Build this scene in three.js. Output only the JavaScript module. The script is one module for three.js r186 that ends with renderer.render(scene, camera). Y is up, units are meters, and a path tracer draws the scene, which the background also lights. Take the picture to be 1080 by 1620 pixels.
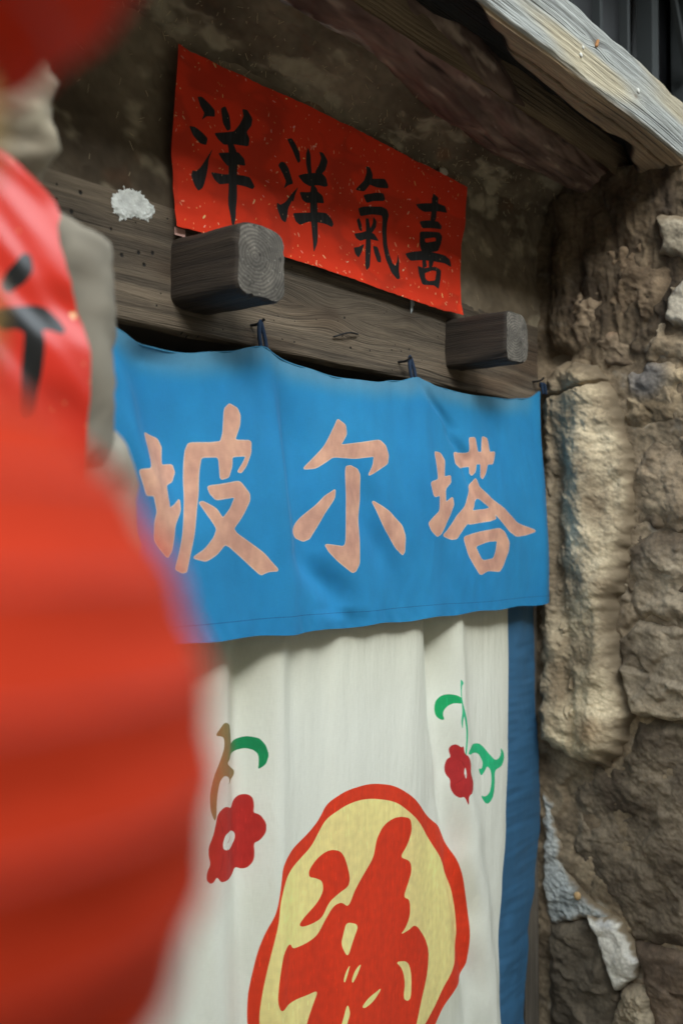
import * as THREE from 'three';
import { mergeGeometries, mergeVertices } from 'three/addons/utils/BufferGeometryUtils.js';

// ---------------------------------------------------------------- camera, sky, sun, exposure
const scene = new THREE.Scene();
const camera = new THREE.PerspectiveCamera(51.88, 682 / 1024, 0.02, 600);
camera.position.set(0, 1.55, 1.15);
{
  const a = THREE.MathUtils.degToRad(39.2), p = THREE.MathUtils.degToRad(1.72);
  camera.lookAt(camera.position.x + Math.cos(a) * Math.cos(p), camera.position.y + Math.sin(p), camera.position.z - Math.sin(a) * Math.cos(p));
}
camera.focus = 1.76;
camera.userData.fStop = 2.9;
const renderer = new THREE.WebGLRenderer({ antialias: true });
renderer.shadowMap.enabled = true;
renderer.toneMapping = THREE.LinearToneMapping;
renderer.toneMappingExposure = 3.5;
{ // overcast sky: brighter overhead than at the horizon, faintly cool
  const W = 256, H = 128, d = new Float32Array(W * H * 4);
  for (let y = 0; y < H; y++) for (let x = 0; x < W; x++) {
    const el = ((y + .5) / H - .5) * Math.PI, s = Math.sin(el), o = (y * W + x) * 4;
    const c = .9 + .1 * Math.sin(x / W * Math.PI * 4 + 3 * el) * Math.cos(el * 3 + x / W * Math.PI * 6);
    const L = s > 0 ? 1.2 * (1 + 2 * s) / 3 * c : .16;
    d[o] = L * (s > 0 ? .9 : 1); d[o + 1] = L * (s > 0 ? 1 : .93); d[o + 2] = L * (s > 0 ? 1.06 : .82); d[o + 3] = 1;
  }
  const sky = new THREE.DataTexture(d, W, H, THREE.RGBAFormat, THREE.FloatType);
  sky.mapping = THREE.EquirectangularReflectionMapping; sky.magFilter = THREE.LinearFilter; sky.needsUpdate = true;
  scene.background = sky; scene.environment = sky;
}
const sun = new THREE.DirectionalLight(new THREE.Color(1, .97, .91), 1.3);
sun.position.set(-2.6, 6.3, 6.2); sun.target.position.set(1.4, 1.4, 0);
sun.castShadow = true; sun.shadow.radius = 58; sun.shadow.mapSize.set(2048, 2048);
Object.assign(sun.shadow.camera, { left: -5, right: 5, top: 5, bottom: -5, near: .1, far: 30 });
scene.add(sun, sun.target);

// ---------------------------------------------------------------- helpers
const clamp = (x, a = 0, b = 1) => Math.min(b, Math.max(a, x)), mix = (a, b, t) => a + (b - a) * t;
const sstep = (a, b, x) => { const t = clamp((x - a) / (b - a)); return t * t * (3 - 2 * t); };
const mixc = (a, b, t) => [mix(a[0], b[0], t), mix(a[1], b[1], t), mix(a[2], b[2], t)];
const mulc = (a, k) => [a[0] * k, a[1] * k, a[2] * k];
function rng(seed) { let a = seed >>> 0; return () => { a = (a + 0x6D2B79F5) | 0; let t = Math.imul(a ^ (a >>> 15), 1 | a); t = (t + Math.imul(t ^ (t >>> 7), 61 | t)) ^ t; return ((t ^ (t >>> 14)) >>> 0) / 4294967296; }; }
const PERM = new Uint8Array(512); { const r = rng(77), p = [...Array(256).keys()]; for (let i = 255; i > 0; i--) { const j = Math.floor(r() * (i + 1)); [p[i], p[j]] = [p[j], p[i]]; } for (let i = 0; i < 512; i++) PERM[i] = p[i & 255]; }
function grad(h, x, y, z) { h &= 15; const u = h < 8 ? x : y, v = h < 4 ? y : h === 12 || h === 14 ? x : z; return ((h & 1) ? -u : u) + ((h & 2) ? -v : v); }
function noise(x, y = 0, z = 0) { // gradient noise, about -1 .. 1
  const X = Math.floor(x), Y = Math.floor(y), Z = Math.floor(z); x -= X; y -= Y; z -= Z;
  const u = x * x * x * (x * (x * 6 - 15) + 10), v = y * y * y * (y * (y * 6 - 15) + 10), w = z * z * z * (z * (z * 6 - 15) + 10);
  const a = PERM[X & 255] + Y, b = PERM[(X + 1) & 255] + Y, f = (q, k) => PERM[(PERM[q & 255] + Z + k) & 255];
  return mix(mix(mix(grad(f(a, 0), x, y, z), grad(f(b, 0), x - 1, y, z), u), mix(grad(f(a + 1, 0), x, y - 1, z), grad(f(b + 1, 0), x - 1, y - 1, z), u), v),
    mix(mix(grad(f(a, 1), x, y, z - 1), grad(f(b, 1), x - 1, y, z - 1), u), mix(grad(f(a + 1, 1), x, y - 1, z - 1), grad(f(b + 1, 1), x - 1, y - 1, z - 1), u), v), w);
}
function fbm(x, y, z, o = 4) { let s = 0, a = .5, k = 1; for (let i = 0; i < o; i++) { s += a * noise(x * k, y * k, z * k); a *= .5; k *= 2.03; } return s; }
function ridge(x, y, z, o = 4) { let s = 0, a = .5, k = 1; for (let i = 0; i < o; i++) { s += a * (1 - Math.abs(noise(x * k, y * k, z * k)) * 2); a *= .5; k *= 2.07; } return s; }
// broken stone: tilted facets around scattered centres, blended over narrow edges
function facets(x, y, s) {
  const X = Math.floor(x), Y = Math.floor(y); let sum = 0, ws = 0, best = 9; const L = [];
  for (let j = -1; j < 2; j++) for (let i = -1; i < 2; i++) {
    const q = PERM[(PERM[(X + i + s) & 255] + Y + j) & 255], q2 = PERM[(q + 57) & 255], q3 = PERM[(q2 + 91) & 255], px = X + i + q / 255, py = Y + j + q2 / 255, dx = x - px, dy = y - py, d = Math.hypot(dx, dy);
    const a = q3 / 255 * 6.283; L.push([d, dx * Math.cos(a) * .8 + dy * Math.sin(a) * .8 + (q2 / 255 - .5) * .5]); best = Math.min(best, d);
  }
  for (const [d, v] of L) { const w = Math.exp(-(d - best) * 14); sum += v * w; ws += w; } return sum / ws;
}
const names = new Map();
function numbered(n) { const k = names.get(n) ?? 0; names.set(n, k + 1); return k ? n + '_' + String(k).padStart(3, '0') : n; }
function tag(o, label, category, group) { o.userData.label = label; o.userData.category = category; if (group) o.userData.group = group; return o; }
function thing(name, label, category, p = [0, 0, 0], group) { const o = new THREE.Group(); o.name = numbered(name); o.position.set(...p); scene.add(o); return tag(o, label, category, group); }
function put(name, geometry, material, parent = scene, p) { const m = new THREE.Mesh(geometry, material); m.name = parent === scene ? numbered(name) : name; m.castShadow = m.receiveShadow = true; if (p) m.position.set(...p); parent.add(m); return m; }
function struct(name, geometry, material) { const m = put(name, geometry, material); m.userData.kind = 'structure'; return m; }
const std = (o) => new THREE.MeshStandardMaterial({ roughness: .9, ...o });
const rgb = (r, g, b) => new THREE.Color().setRGB(r, g, b);
function poly(s) { return s.trim().split(/\s+/).map((q) => q.split(',').map((v) => +v / 1000)); }
function inside(P, x, y) { // signed distance, positive inside
  let d = 1e9, c = false;
  for (let i = 0, j = P.length - 1; i < P.length; j = i++) {
    const [ax, ay] = P[j], [bx, by] = P[i], ex = bx - ax, ey = by - ay, t = clamp(((x - ax) * ex + (y - ay) * ey) / (ex * ex + ey * ey + 1e-12)), dx = x - ax - ex * t, dy = y - ay - ey * t;
    d = Math.min(d, dx * dx + dy * dy);
    if ((ay > y) !== (by > y) && x < ex * (y - ay) / (ey || 1e-12) + ax) c = !c;
  }
  return Math.sqrt(d) * (c ? 1 : -1);
}
// a sheet over a grid of (a, b): at(a, b) gives { p, c } or null where there is nothing
function sheet(as, bs, at, flip = false, uv) {
  const n = as.length, m = bs.length, id = new Int32Array(n * m).fill(-1), P = [], C = [], U = [], I = [];
  for (let j = 0; j < m; j++) for (let i = 0; i < n; i++) {
    const v = at(as[i], bs[j], i / (n - 1), j / (m - 1)); if (!v) continue;
    id[j * n + i] = P.length / 3; P.push(v.p[0], v.p[1], v.p[2]); if (v.c) C.push(v.c[0], v.c[1], v.c[2]);
    if (uv) { const q = uv(as[i], bs[j], v); U.push(q[0], q[1]); }
  }
  for (let j = 0; j < m - 1; j++) for (let i = 0; i < n - 1; i++) {
    const a = id[j * n + i], b = id[j * n + i + 1], c = id[(j + 1) * n + i], d = id[(j + 1) * n + i + 1];
    if (a >= 0 && b >= 0 && c >= 0) flip ? I.push(a, c, b) : I.push(a, b, c);
    if (b >= 0 && c >= 0 && d >= 0) flip ? I.push(b, c, d) : I.push(b, d, c);
  }
  const g = new THREE.BufferGeometry(); g.setAttribute('position', new THREE.Float32BufferAttribute(P, 3));
  if (C.length) g.setAttribute('color', new THREE.Float32BufferAttribute(C, 3));
  if (U.length) g.setAttribute('uv', new THREE.Float32BufferAttribute(U, 2));
  g.setIndex(I); g.computeVertexNormals(); return g;
}
const span = (a, b, step) => { const n = Math.max(2, Math.round((b - a) / step) + 1); return Array.from({ length: n }, (_, i) => a + (b - a) * i / (n - 1)); };
function canvas(w, h) { const c = document.createElement('canvas'); c.width = w; c.height = h; return c; }
function ctex(c, srgb = true) { const t = new THREE.CanvasTexture(c); if (srgb) t.colorSpace = THREE.SRGBColorSpace; t.wrapS = t.wrapT = THREE.ClampToEdgeWrapping; t.anisotropy = 8; return t; }
// fill outlines given in millimetres; straight runs with slightly rounded corners
function paint(g, s, X, Y, fill, edge, lw, k = .22) {
  g.beginPath();
  for (const part of s.split('|')) {
    const P = poly(part).map(([x, y]) => [X(x), Y(y)]), n = P.length;
    for (let i = 0; i < n; i++) {
      const a = P[(i + n - 1) % n], b = P[i], c = P[(i + 1) % n];
      const p = [mix(b[0], a[0], k), mix(b[1], a[1], k)], q = [mix(b[0], c[0], k), mix(b[1], c[1], k)];
      i ? g.lineTo(p[0], p[1]) : g.moveTo(p[0], p[1]); g.quadraticCurveTo(b[0], b[1], q[0], q[1]);
    }
    g.closePath();
  }
  if (edge) { g.strokeStyle = edge; g.lineWidth = lw; g.lineJoin = 'round'; g.stroke(); }
  g.fillStyle = fill; g.fill('evenodd');
}
function pixels(c, f) { const g = c.getContext('2d'), im = g.getImageData(0, 0, c.width, c.height), d = im.data; for (let y = 0, o = 0; y < c.height; y++) for (let x = 0; x < c.width; x++, o += 4) f(d, o, x, y); g.putImageData(im, 0, 0); }
const gauss=(d,s)=>Math.exp(-d*d/(2*s*s));
const lerpPts=(p,t)=>{ // piecewise linear smooth: p=[[t,v],...]
  if(t<=p[0][0])return p[0][1]; for(let i=1;i<p.length;i++) if(t<=p[i][0]){let k=(t-p[i-1][0])/(p[i][0]-p[i-1][0]);k=k*k*(3-2*k);return p[i-1][1]+(p[i][1]-p[i-1][1])*k;} return p[p.length-1][1];};
const foldSum=(F,X,Y)=>{let z=0;for(const f of F){const xc=lerpPts(f.x,Y),a=lerpPts(f.a,Y),s=lerpPts(f.s,Y);z+=a*gauss(X-xc,s);}return z;};
const VAL=[
 {x:[[1.42,1.365],[1.447,1.332],[1.54,1.264],[1.65,1.246],[1.81,1.223]],a:[[1.42,-.008],[1.5,-.022],[1.7,-.027],[1.83,-.008]],s:[[0,.03]]},
 {x:[[1.42,1.21],[1.7,1.194],[1.85,1.18]],a:[[1.42,.01],[1.7,.015],[1.85,.006]],s:[[0,.02]]},
 {x:[[1.47,1.489],[1.614,1.408],[1.7,1.38]],a:[[1.42,-.005],[1.6,-.011],[1.75,0]],s:[[0,.024]]},
 {x:[[1.6,1.78],[1.71,1.737],[1.767,1.693],[1.852,1.60]],a:[[1.5,0],[1.7,-.011],[1.85,-.007]],s:[[0,.014]]},
 {x:[[1.5,1.02],[1.8,.96]],a:[[1.55,0],[1.7,-.026],[1.8,-.026],[1.85,0]],s:[[0,.035]]},
 {x:[[1.55,.97],[1.74,.9],[1.85,.83]],a:[[1.5,.004],[1.7,.012],[1.85,.006]],s:[[0,.02]]},
 {x:[[1.42,1.6],[1.85,1.58]],a:[[1.42,.004],[1.85,.008]],s:[[0,.03]]},
 {x:[[0,2.09]],a:[[1.42,-.006],[1.7,-.012],[1.87,-.018]],s:[[0,.016]]},
];
const CUR=[
 {x:[[0,1.215]],a:[[.3,.012],[1,.02],[1.4,.02]],s:[[0,.022]]},
 {x:[[0,1.168]],a:[[.5,-.02],[1.4,-.036]],s:[[0,.024]]},
 {x:[[0,1.06]],a:[[.5,-.022],[1.4,-.03]],s:[[0,.028]]},
 {x:[[0,.95]],a:[[.5,.018]],s:[[0,.04]]},
 {x:[[0,1.44]],a:[[.4,.02],[1.4,.012]],s:[[0,.1]]},
 {x:[[0,1.36],[1.4,1.33]],a:[[.4,0],[1.2,-.005]],s:[[0,.02]]},
 {x:[[.5,1.815],[.65,1.795],[.8,1.77],[.95,1.735],[1.1,1.703],[1.25,1.682],[1.4,1.671]],a:[[.5,-.018],[.95,-.022],[1.4,-.034]],s:[[0,.022]]},
 {x:[[.5,1.87],[.65,1.85],[.8,1.825],[.95,1.79],[1.1,1.757],[1.25,1.736],[1.4,1.725]],a:[[.5,.02]],s:[[0,.026]]},
 {x:[[.5,1.60],[1.4,1.58]],a:[[.5,.006],[1.4,.014]],s:[[0,.03]]},
 {x:[[.5,1.95],[1.4,1.96]],a:[[.5,-.006]],s:[[0,.02]]},
];
const valZ=(X,Y)=>.034+.02*lerpPts([[1.6,1],[1.88,0]],Y)+foldSum(VAL,X,Y);
const curZ=(X,Y)=>.018+foldSum(CUR,X,Y);
// outlines below are in metres along the wall: top and side edges of the cloths, then painted shapes in millimetres
const VTOP = [[.78, 1.86], [.8, 1.855], [.874, 1.842], [.941, 1.825], [1.01, 1.821], [1.091, 1.833], [1.15, 1.848], [1.182, 1.854], [1.22, 1.844], [1.253, 1.836], [1.349, 1.828], [1.453, 1.832], [1.528, 1.843], [1.584, 1.856], [1.65, 1.847], [1.75, 1.844], [1.9, 1.85], [1.99, 1.86], [2.075, 1.887], [2.12, 1.885]];
const VRIGHT = [[1.415, 2.064], [1.63, 2.06], [1.767, 2.07], [1.885, 2.09]];
const CEDGE = [[.07, 1.86], [.573, 1.882], [.722, 1.893], [.845, 1.912], [.97, 1.934], [1.1, 1.948], [1.46, 1.951]];
const CBORD = [[.07, 1.96], [.536, 1.987], [.71, 2.03], [.81, 2.068], [.956, 2.097], [1.08, 2.096], [1.22, 2.08], [1.46, 2.077]];
const BAN_P = [
  "1056,2210 1065,2213 1079,2208 1091,2201 1091,2191 1075,2187 1065,2178 1070,2190 1062,2198",
  "1041,2162 1052,2164 1065,2160 1077,2154 1074,2143 1062,2142 1048,2150",
  "1088,2142 1080,2123 1079,2110 1072,2079 1064,2073 1056,2078 1047,2090 1049,2099 1056,2099 1064,2107 1075,2123",
  "1104,2208 1114,2215 1123,2202 1126,2183 1118,2178 1108,2187",
  "1090,2166 1112,2174 1133,2182 1146,2198 1154,2212 1151,2223 1163,2225 1174,2215 1172,2203 1161,2190 1168,2181 1165,2168 1132,2162 1112,2155 1099,2159",
  "1100,2139 1121,2146 1143,2153 1156,2146 1159,2136 1141,2133 1121,2125 1108,2132",
  "1085,2106 1112,2110 1130,2115 1157,2120 1170,2121 1181,2110 1176,2104 1158,2104 1126,2100 1103,2092 1092,2097",
  "1119,2160 1132,2163 1139,2153 1141,2140 1141,2101 1142,2075 1139,2053 1134,2037 1129,2036 1123,2078 1123,2119 1122,2151",
  "1255,2207 1266,2212 1276,2206 1286,2195 1289,2181 1284,2176 1279,2181 1270,2193",
  "1235,2159 1241,2166 1251,2168 1260,2162 1266,2151 1272,2139 1260,2133 1250,2125 1255,2138 1247,2148",
  "1284,2137 1277,2122 1273,2109 1270,2111 1260,2095 1257,2079 1253,2070 1244,2072 1236,2083 1232,2091 1233,2098 1241,2096 1254,2104 1266,2118",
  "1302,2198 1306,2208 1312,2199 1317,2166 1308,2163 1302,2182",
  "1324,2171 1336,2190 1339,2200 1334,2209 1344,2210 1356,2199 1351,2183 1340,2172",
  "1283,2155 1298,2162 1322,2170 1342,2175 1353,2170 1358,2158 1351,2154 1331,2152 1313,2145 1296,2147",
  "1287,2129 1309,2134 1328,2142 1344,2137 1348,2125 1331,2122 1304,2115 1294,2118",
  "1271,2090 1294,2096 1313,2101 1331,2106 1353,2110 1367,2103 1372,2095 1368,2089 1351,2091 1331,2089 1309,2085 1287,2074 1277,2078",
  "1315,2147 1324,2149 1331,2144 1331,2120 1332,2092 1331,2055 1321,2035 1318,2059 1314,2095 1313,2130",
  "1431,2170 1458,2194 1465,2211 1463,2221 1475,2222 1483,2212 1482,2199 1473,2189 1458,2174",
  "1473,2201 1520,2214 1531,2205 1531,2199 1495,2191 1471,2191",
  "1454,2167 1495,2182 1516,2186 1521,2177 1516,2172 1485,2164 1464,2155",
  "1439,2139 1454,2146 1509,2160 1527,2159 1532,2150 1525,2133 1522,2115 1525,2094 1530,2080 1541,2063 1550,2060 1556,2070 1558,2084 1563,2072 1561,2054 1565,2040 1556,2036 1538,2045 1520,2067 1511,2091 1508,2116 1511,2136 1509,2144 1475,2137 1444,2126",
  "1434,2117 1441,2123 1448,2112 1449,2100 1441,2101",
  "1470,2107 1480,2122 1482,2135 1492,2129 1490,2118 1476,2102",
  "1426,2091 1448,2098 1464,2105 1485,2104 1499,2094 1485,2093 1464,2091 1444,2082 1431,2084",
  "1459,2126 1468,2128 1473,2112 1475,2081 1473,2043 1463,2034 1458,2042 1459,2067 1461,2099",
  "1456,2080 1448,2064 1438,2051 1428,2056 1424,2066 1438,2070",
  "1481,2082 1495,2083 1506,2066 1506,2057 1495,2056 1485,2070",
  "1618,2192 1643,2200 1671,2207 1673,2227 1691,2223 1689,2211 1715,2212 1722,2200 1691,2196 1643,2183 1627,2186",
  "1669,2219 1689,2221 1683,2175 1665,2171 1669,2192",
  "1629,2162 1663,2172 1691,2176 1703,2170 1701,2163 1667,2158 1639,2151",
  "1631,2143 1667,2151 1695,2156 1705,2150 1701,2135 1690,2117 1639,2104 1631,2118|1647,2133 1682,2143 1684,2136 1651,2126",
  "1582,2090 1604,2098 1643,2109 1682,2113 1715,2115 1732,2110 1738,2096 1715,2099 1674,2095 1635,2089 1600,2080 1589,2084",
  "1639,2092 1650,2095 1654,2080 1639,2074",
  "1660,2095 1678,2096 1670,2081 1660,2079",
  "1623,2076 1643,2075 1682,2086 1702,2083 1700,2064 1694,2044 1678,2049 1638,2042 1627,2059|1646,2066 1670,2076 1686,2078 1682,2059 1658,2053 1648,2056"
];
const VALG_P = [
  "946,1703 977,1697 983,1685 977,1659 996,1661 998,1650 990,1637 975,1631 970,1615 969,1598 983,1603 997,1612 994,1596 976,1576 970,1541 963,1531 950,1545 943,1555 943,1579 946,1593 940,1615 929,1615 923,1630 915,1648 938,1651 947,1682",
  "1021,1693 1054,1695 1073,1698 1078,1711 1083,1747 1094,1756 1110,1751 1115,1741 1112,1726 1099,1702 1134,1704 1132,1686 1121,1666 1110,1655 1103,1656 1115,1670 1122,1681 1093,1678 1092,1664 1085,1647 1069,1643 1068,1676 1038,1674 1034,1653 1031,1619 1017,1565 1004,1526 999,1511 990,1510 977,1515 985,1537 995,1572 1008,1616 1013,1652 1016,1681",
  "1047,1632 1074,1636 1106,1642 1126,1624 1126,1614 1112,1593 1094,1572 1101,1564 1157,1535 1185,1509 1166,1508 1151,1503 1133,1515 1089,1545 1078,1549 1061,1535 1039,1525 1013,1530 1036,1541 1055,1559 1061,1571 1046,1589 1032,1608 1038,1610 1060,1600 1073,1586 1087,1600 1097,1619 1060,1613 1050,1622",
  "1271,1670 1289,1689 1310,1709 1330,1736 1347,1757 1368,1749 1369,1733 1349,1713 1403,1721 1456,1730 1472,1721 1478,1705 1473,1690 1443,1676 1420,1666 1432,1686 1437,1701 1390,1694 1328,1693 1306,1681 1290,1672",
  "1363,1678 1378,1681 1396,1676 1403,1666 1404,1624 1397,1584 1391,1543 1390,1517 1379,1504 1370,1502 1336,1522 1317,1537 1309,1549 1353,1544 1356,1605 1359,1634",
  "1328,1639 1326,1625 1306,1600 1292,1575 1282,1558 1271,1554 1249,1560 1239,1569 1256,1583 1272,1596 1290,1611 1306,1627",
  "1431,1624 1456,1613 1478,1602 1509,1582 1519,1563 1518,1536 1512,1530 1491,1543 1464,1573 1448,1597",
  "1623,1721 1648,1720 1662,1707 1655,1675 1678,1679 1677,1666 1654,1652 1652,1627 1680,1638 1683,1624 1672,1610 1649,1583 1633,1568 1617,1563 1598,1574 1588,1587 1602,1598 1624,1611 1629,1640 1603,1636 1593,1662 1628,1669 1628,1696",
  "1695,1725 1751,1726 1750,1757 1773,1759 1777,1730 1792,1731 1798,1763 1820,1761 1824,1733 1849,1736 1833,1711 1810,1709 1798,1690 1784,1678 1778,1682 1782,1708 1768,1707 1764,1691 1758,1684 1754,1688 1753,1702 1716,1696 1699,1703",
  "1766,1678 1776,1660 1814,1639 1858,1623 1918,1592 1996,1577 1952,1568 1913,1565 1885,1574 1848,1598 1825,1610 1830,1600 1805,1595 1736,1588 1727,1589 1717,1582 1692,1560 1672,1558 1640,1565 1659,1575 1692,1602 1718,1620 1733,1646 1760,1670|1773,1642 1807,1621 1792,1617 1741,1613",
  "1713,1562 1751,1570 1843,1581 1864,1574 1882,1553 1880,1534 1861,1505 1847,1494 1798,1497 1771,1489 1750,1507 1729,1530|1751,1545 1803,1555 1836,1556 1831,1536 1818,1519 1776,1516"
];
const CURG_P = [
  "1423,1137 1461,1134 1522,1120 1569,1094 1623,1048 1708,998 1750,945 1770,894 1791,824 1796,752 1795,702 1731,687 1691,667 1658,642 1594,619 1494,612 1368,642 1262,692 1193,754 1180,805 1181,852 1186,885 1192,922 1200,953 1212,979 1219,1015 1224,1052 1258,1064 1295,1079 1327,1097 1345,1121 1378,1134",
  "1417,1114 1460,1109 1528,1090 1569,1062 1622,1016 1683,957 1746,892 1768,826 1772,769 1734,733 1699,706 1659,679 1611,661 1553,639 1473,644 1368,667 1278,707 1205,767 1193,804 1193,828 1197,865 1202,899 1209,935 1216,965 1218,995 1231,1025 1268,1039 1306,1058 1327,1079 1345,1097 1378,1110",
  "1300,1021 1317,1034 1349,1044 1372,1038 1385,1020 1396,988 1392,974 1367,969 1348,959 1333,937 1310,934 1286,934 1277,940 1294,951 1322,965 1336,979 1334,996 1317,1005 1301,1010",
  "1521,1063 1546,1060 1567,1053 1571,1030 1558,1004 1539,989 1567,977 1572,958 1562,936 1550,915 1568,907 1570,878 1556,858 1541,851 1566,852 1584,859 1621,823 1639,792 1631,754 1606,715 1580,661 1524,650 1428,690 1384,735 1384,750 1393,765 1385,785 1372,754 1354,726 1293,754 1293,779 1309,805 1323,824 1288,824 1247,825 1221,824 1214,843 1219,886 1228,914 1253,919 1262,906 1289,905 1321,912 1340,932 1357,951 1374,953 1392,939 1409,967 1433,987 1459,1008 1467,1036 1486,1055|1386,917 1417,905 1402,883 1388,856 1371,884 1378,901|1394,845 1388,832 1380,818 1376,823 1383,837|1422,839 1413,825 1399,811 1396,819 1407,834|1526,808 1563,799 1574,774 1573,730 1563,726 1550,736 1556,763 1547,790|1485,780 1454,763 1429,760 1422,766 1442,775",
  "1153,1144 1162,1154 1173,1161 1183,1162 1188,1156 1189,1143 1188,1133 1194,1131 1200,1118 1200,1104 1194,1091 1188,1087 1189,1073 1188,1059 1182,1049 1175,1048 1164,1053 1155,1042 1122,1045 1113,1046 1106,1056 1101,1048 1096,1047 1091,1053 1092,1065 1097,1076 1094,1087 1094,1101 1101,1117 1104,1130 1108,1149 1122,1157|1152,1112 1166,1105 1165,1093 1151,1085 1119,1091 1116,1102 1124,1116",
  "1103,1264 1110,1273 1120,1283 1142,1273 1156,1243 1148,1227 1122,1219 1166,1202 1164,1190 1132,1185 1141,1192 1122,1203 1112,1198 1108,1183 1106,1166 1106,1144 1103,1137 1097,1154 1096,1178 1102,1205 1112,1228 1120,1246 1118,1261",
  "1156,1243 1171,1248 1183,1251 1194,1248 1200,1237 1203,1222 1200,1208 1193,1200 1194,1215 1193,1224 1189,1230 1181,1233 1168,1230 1125,1220 1130,1235",
  "1735,1240 1719,1243 1711,1238 1706,1228 1706,1219 1709,1210 1704,1210 1697,1218 1694,1232 1696,1247 1703,1257 1711,1260 1721,1258 1732,1252",
  "1729,1289 1738,1279 1732,1276 1732,1255 1737,1236 1753,1209 1758,1186 1753,1158 1751,1137 1748,1141 1749,1166 1749,1188 1740,1218 1738,1207 1738,1189 1733,1206 1735,1226 1732,1242 1730,1259 1729,1278",
  "1755,1138 1761,1148 1798,1152 1825,1149 1843,1139 1865,1120 1885,1105 1902,1106 1912,1113 1910,1128 1928,1113 1927,1099 1914,1088 1883,1085 1884,1060 1879,1033 1860,1021 1845,1026 1830,1044 1849,1037 1864,1043 1871,1062 1870,1085 1857,1099 1846,1088 1833,1081 1822,1099 1837,1095 1841,1109 1824,1129 1801,1134",
  "1721,1151 1723,1159 1730,1162 1740,1154 1743,1158 1747,1141 1757,1136 1769,1119 1766,1100 1794,1077 1776,1061 1760,1059 1762,1039 1758,1045 1751,1058 1744,1055 1734,1063 1727,1078 1727,1093 1720,1103 1718,1118 1721,1133 1726,1136|1749,1117 1753,1104 1752,1090 1747,1103"
];
const COUP_P = [
  "457,1749 462,1760 474,1774 479,1777 479,1768 472,1758 463,1751 459,1748",
  "452,1727 463,1730 482,1735 491,1735 501,1728 505,1722 493,1724 483,1722 483,1707 480,1681 475,1656 469,1652 469,1675 472,1697 473,1717 463,1720 452,1717",
  "461,1868 473,1867 490,1862 514,1857 527,1852 530,1840 525,1823 524,1807 527,1783 531,1763 536,1745 542,1724 544,1707 542,1680 540,1653 540,1624"
];
const LST_P = [
  "510,1952 528,1953 535,1939 535,1876",
  "549,1830 569,1816 580,1807 592,1791 594,1755 600,1722 602,1690 605,1652 603,1629"
];
const JAMB_P = {
  "plaster": "18,1918 47,1944 85,1947 138,1934 188,1874 202,1792 223,1737 222,1657 214,1563 199,1496 199,1456 180,1429 184,1348 197,1283 218,1191 203,1137 160,1078 101,1077 56,1092 13,1115 3,1352 10,1635",
  "topknob": "18,1921 34,1952 78,1966 130,1952 145,1920 85,1906 46,1899",
  "bigB": "25,1074 101,1077 160,1072 217,1145 225,1186 352,1180 348,730 214,718 193,752 129,791 70,833 39,896 28,991",
  "A3": "184,1342 233,1384 354,1371 352,1192 225,1195 202,1276",
  "A2": "207,1550 249,1576 356,1563 354,1384 234,1398 199,1416",
  "A1": "223,1730 265,1775 358,1781 356,1573 249,1587 214,1563",
  "A0": "203,1900 252,1935 360,1917 359,1792 265,1785 223,1748 202,1806",
  "G": "239,1990 287,2017 360,1975 360,1930 252,1942",
  "F": "294,2036 311,2080 362,2111 360,1982 297,2016",
  "E": "283,2231 363,2219 362,2128 289,2159",
  "brown": "169,2178 227,2188 295,2142 349,2120 295,2076 281,2032 225,2006 175,2026 154,2111",
  "brown2": "78,2095 146,2106 160,2021 225,1992 210,1913 145,1940 85,1968 63,2027",
  "C": "20,706 114,741 143,701 164,633 178,597 163,507 18,465",
  "Dd": "214,715 348,727 346,561 260,536 240,620 230,670",
  "crumb": "199,622 241,633 260,536 148,503",
  "lump": "114,748 179,756 200,728 230,683 220,648 182,610 164,640 142,694",
  "strip": "6,995 31,978 54,844 99,785 157,764 179,736 114,745 17,710 5,793"
};
const LSPLASH_P = [
  "913,2025 932,2043 960,2044 987,2028 978,2012 949,2010 927,2000 914,2010"
];

// ---------------------------------------------------------------- ground and the wall over the doorway
{
  const g = new THREE.PlaneGeometry(300, 300, 1, 1); g.rotateX(-Math.PI / 2);
  const c = canvas(512, 512); pixels(c, (d, o, x, y) => { const n = .5 + .5 * fbm(x / 60, y / 60, 3, 5), v = 70 + 50 * n; d[o] = v * 1.06; d[o + 1] = v; d[o + 2] = v * .9; d[o + 3] = 255; });
  const t = ctex(c); t.wrapS = t.wrapT = THREE.MirroredRepeatWrapping; t.repeat.set(120, 120);
  struct('ground', g, std({ map: t, roughness: .95 }));
}
const XJ = 2.12;                     // the side wall of the recess
const vcol = std({ vertexColors: true, roughness: .95 });
const vsoft = std({ vertexColors: true, roughness: .78 });

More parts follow.
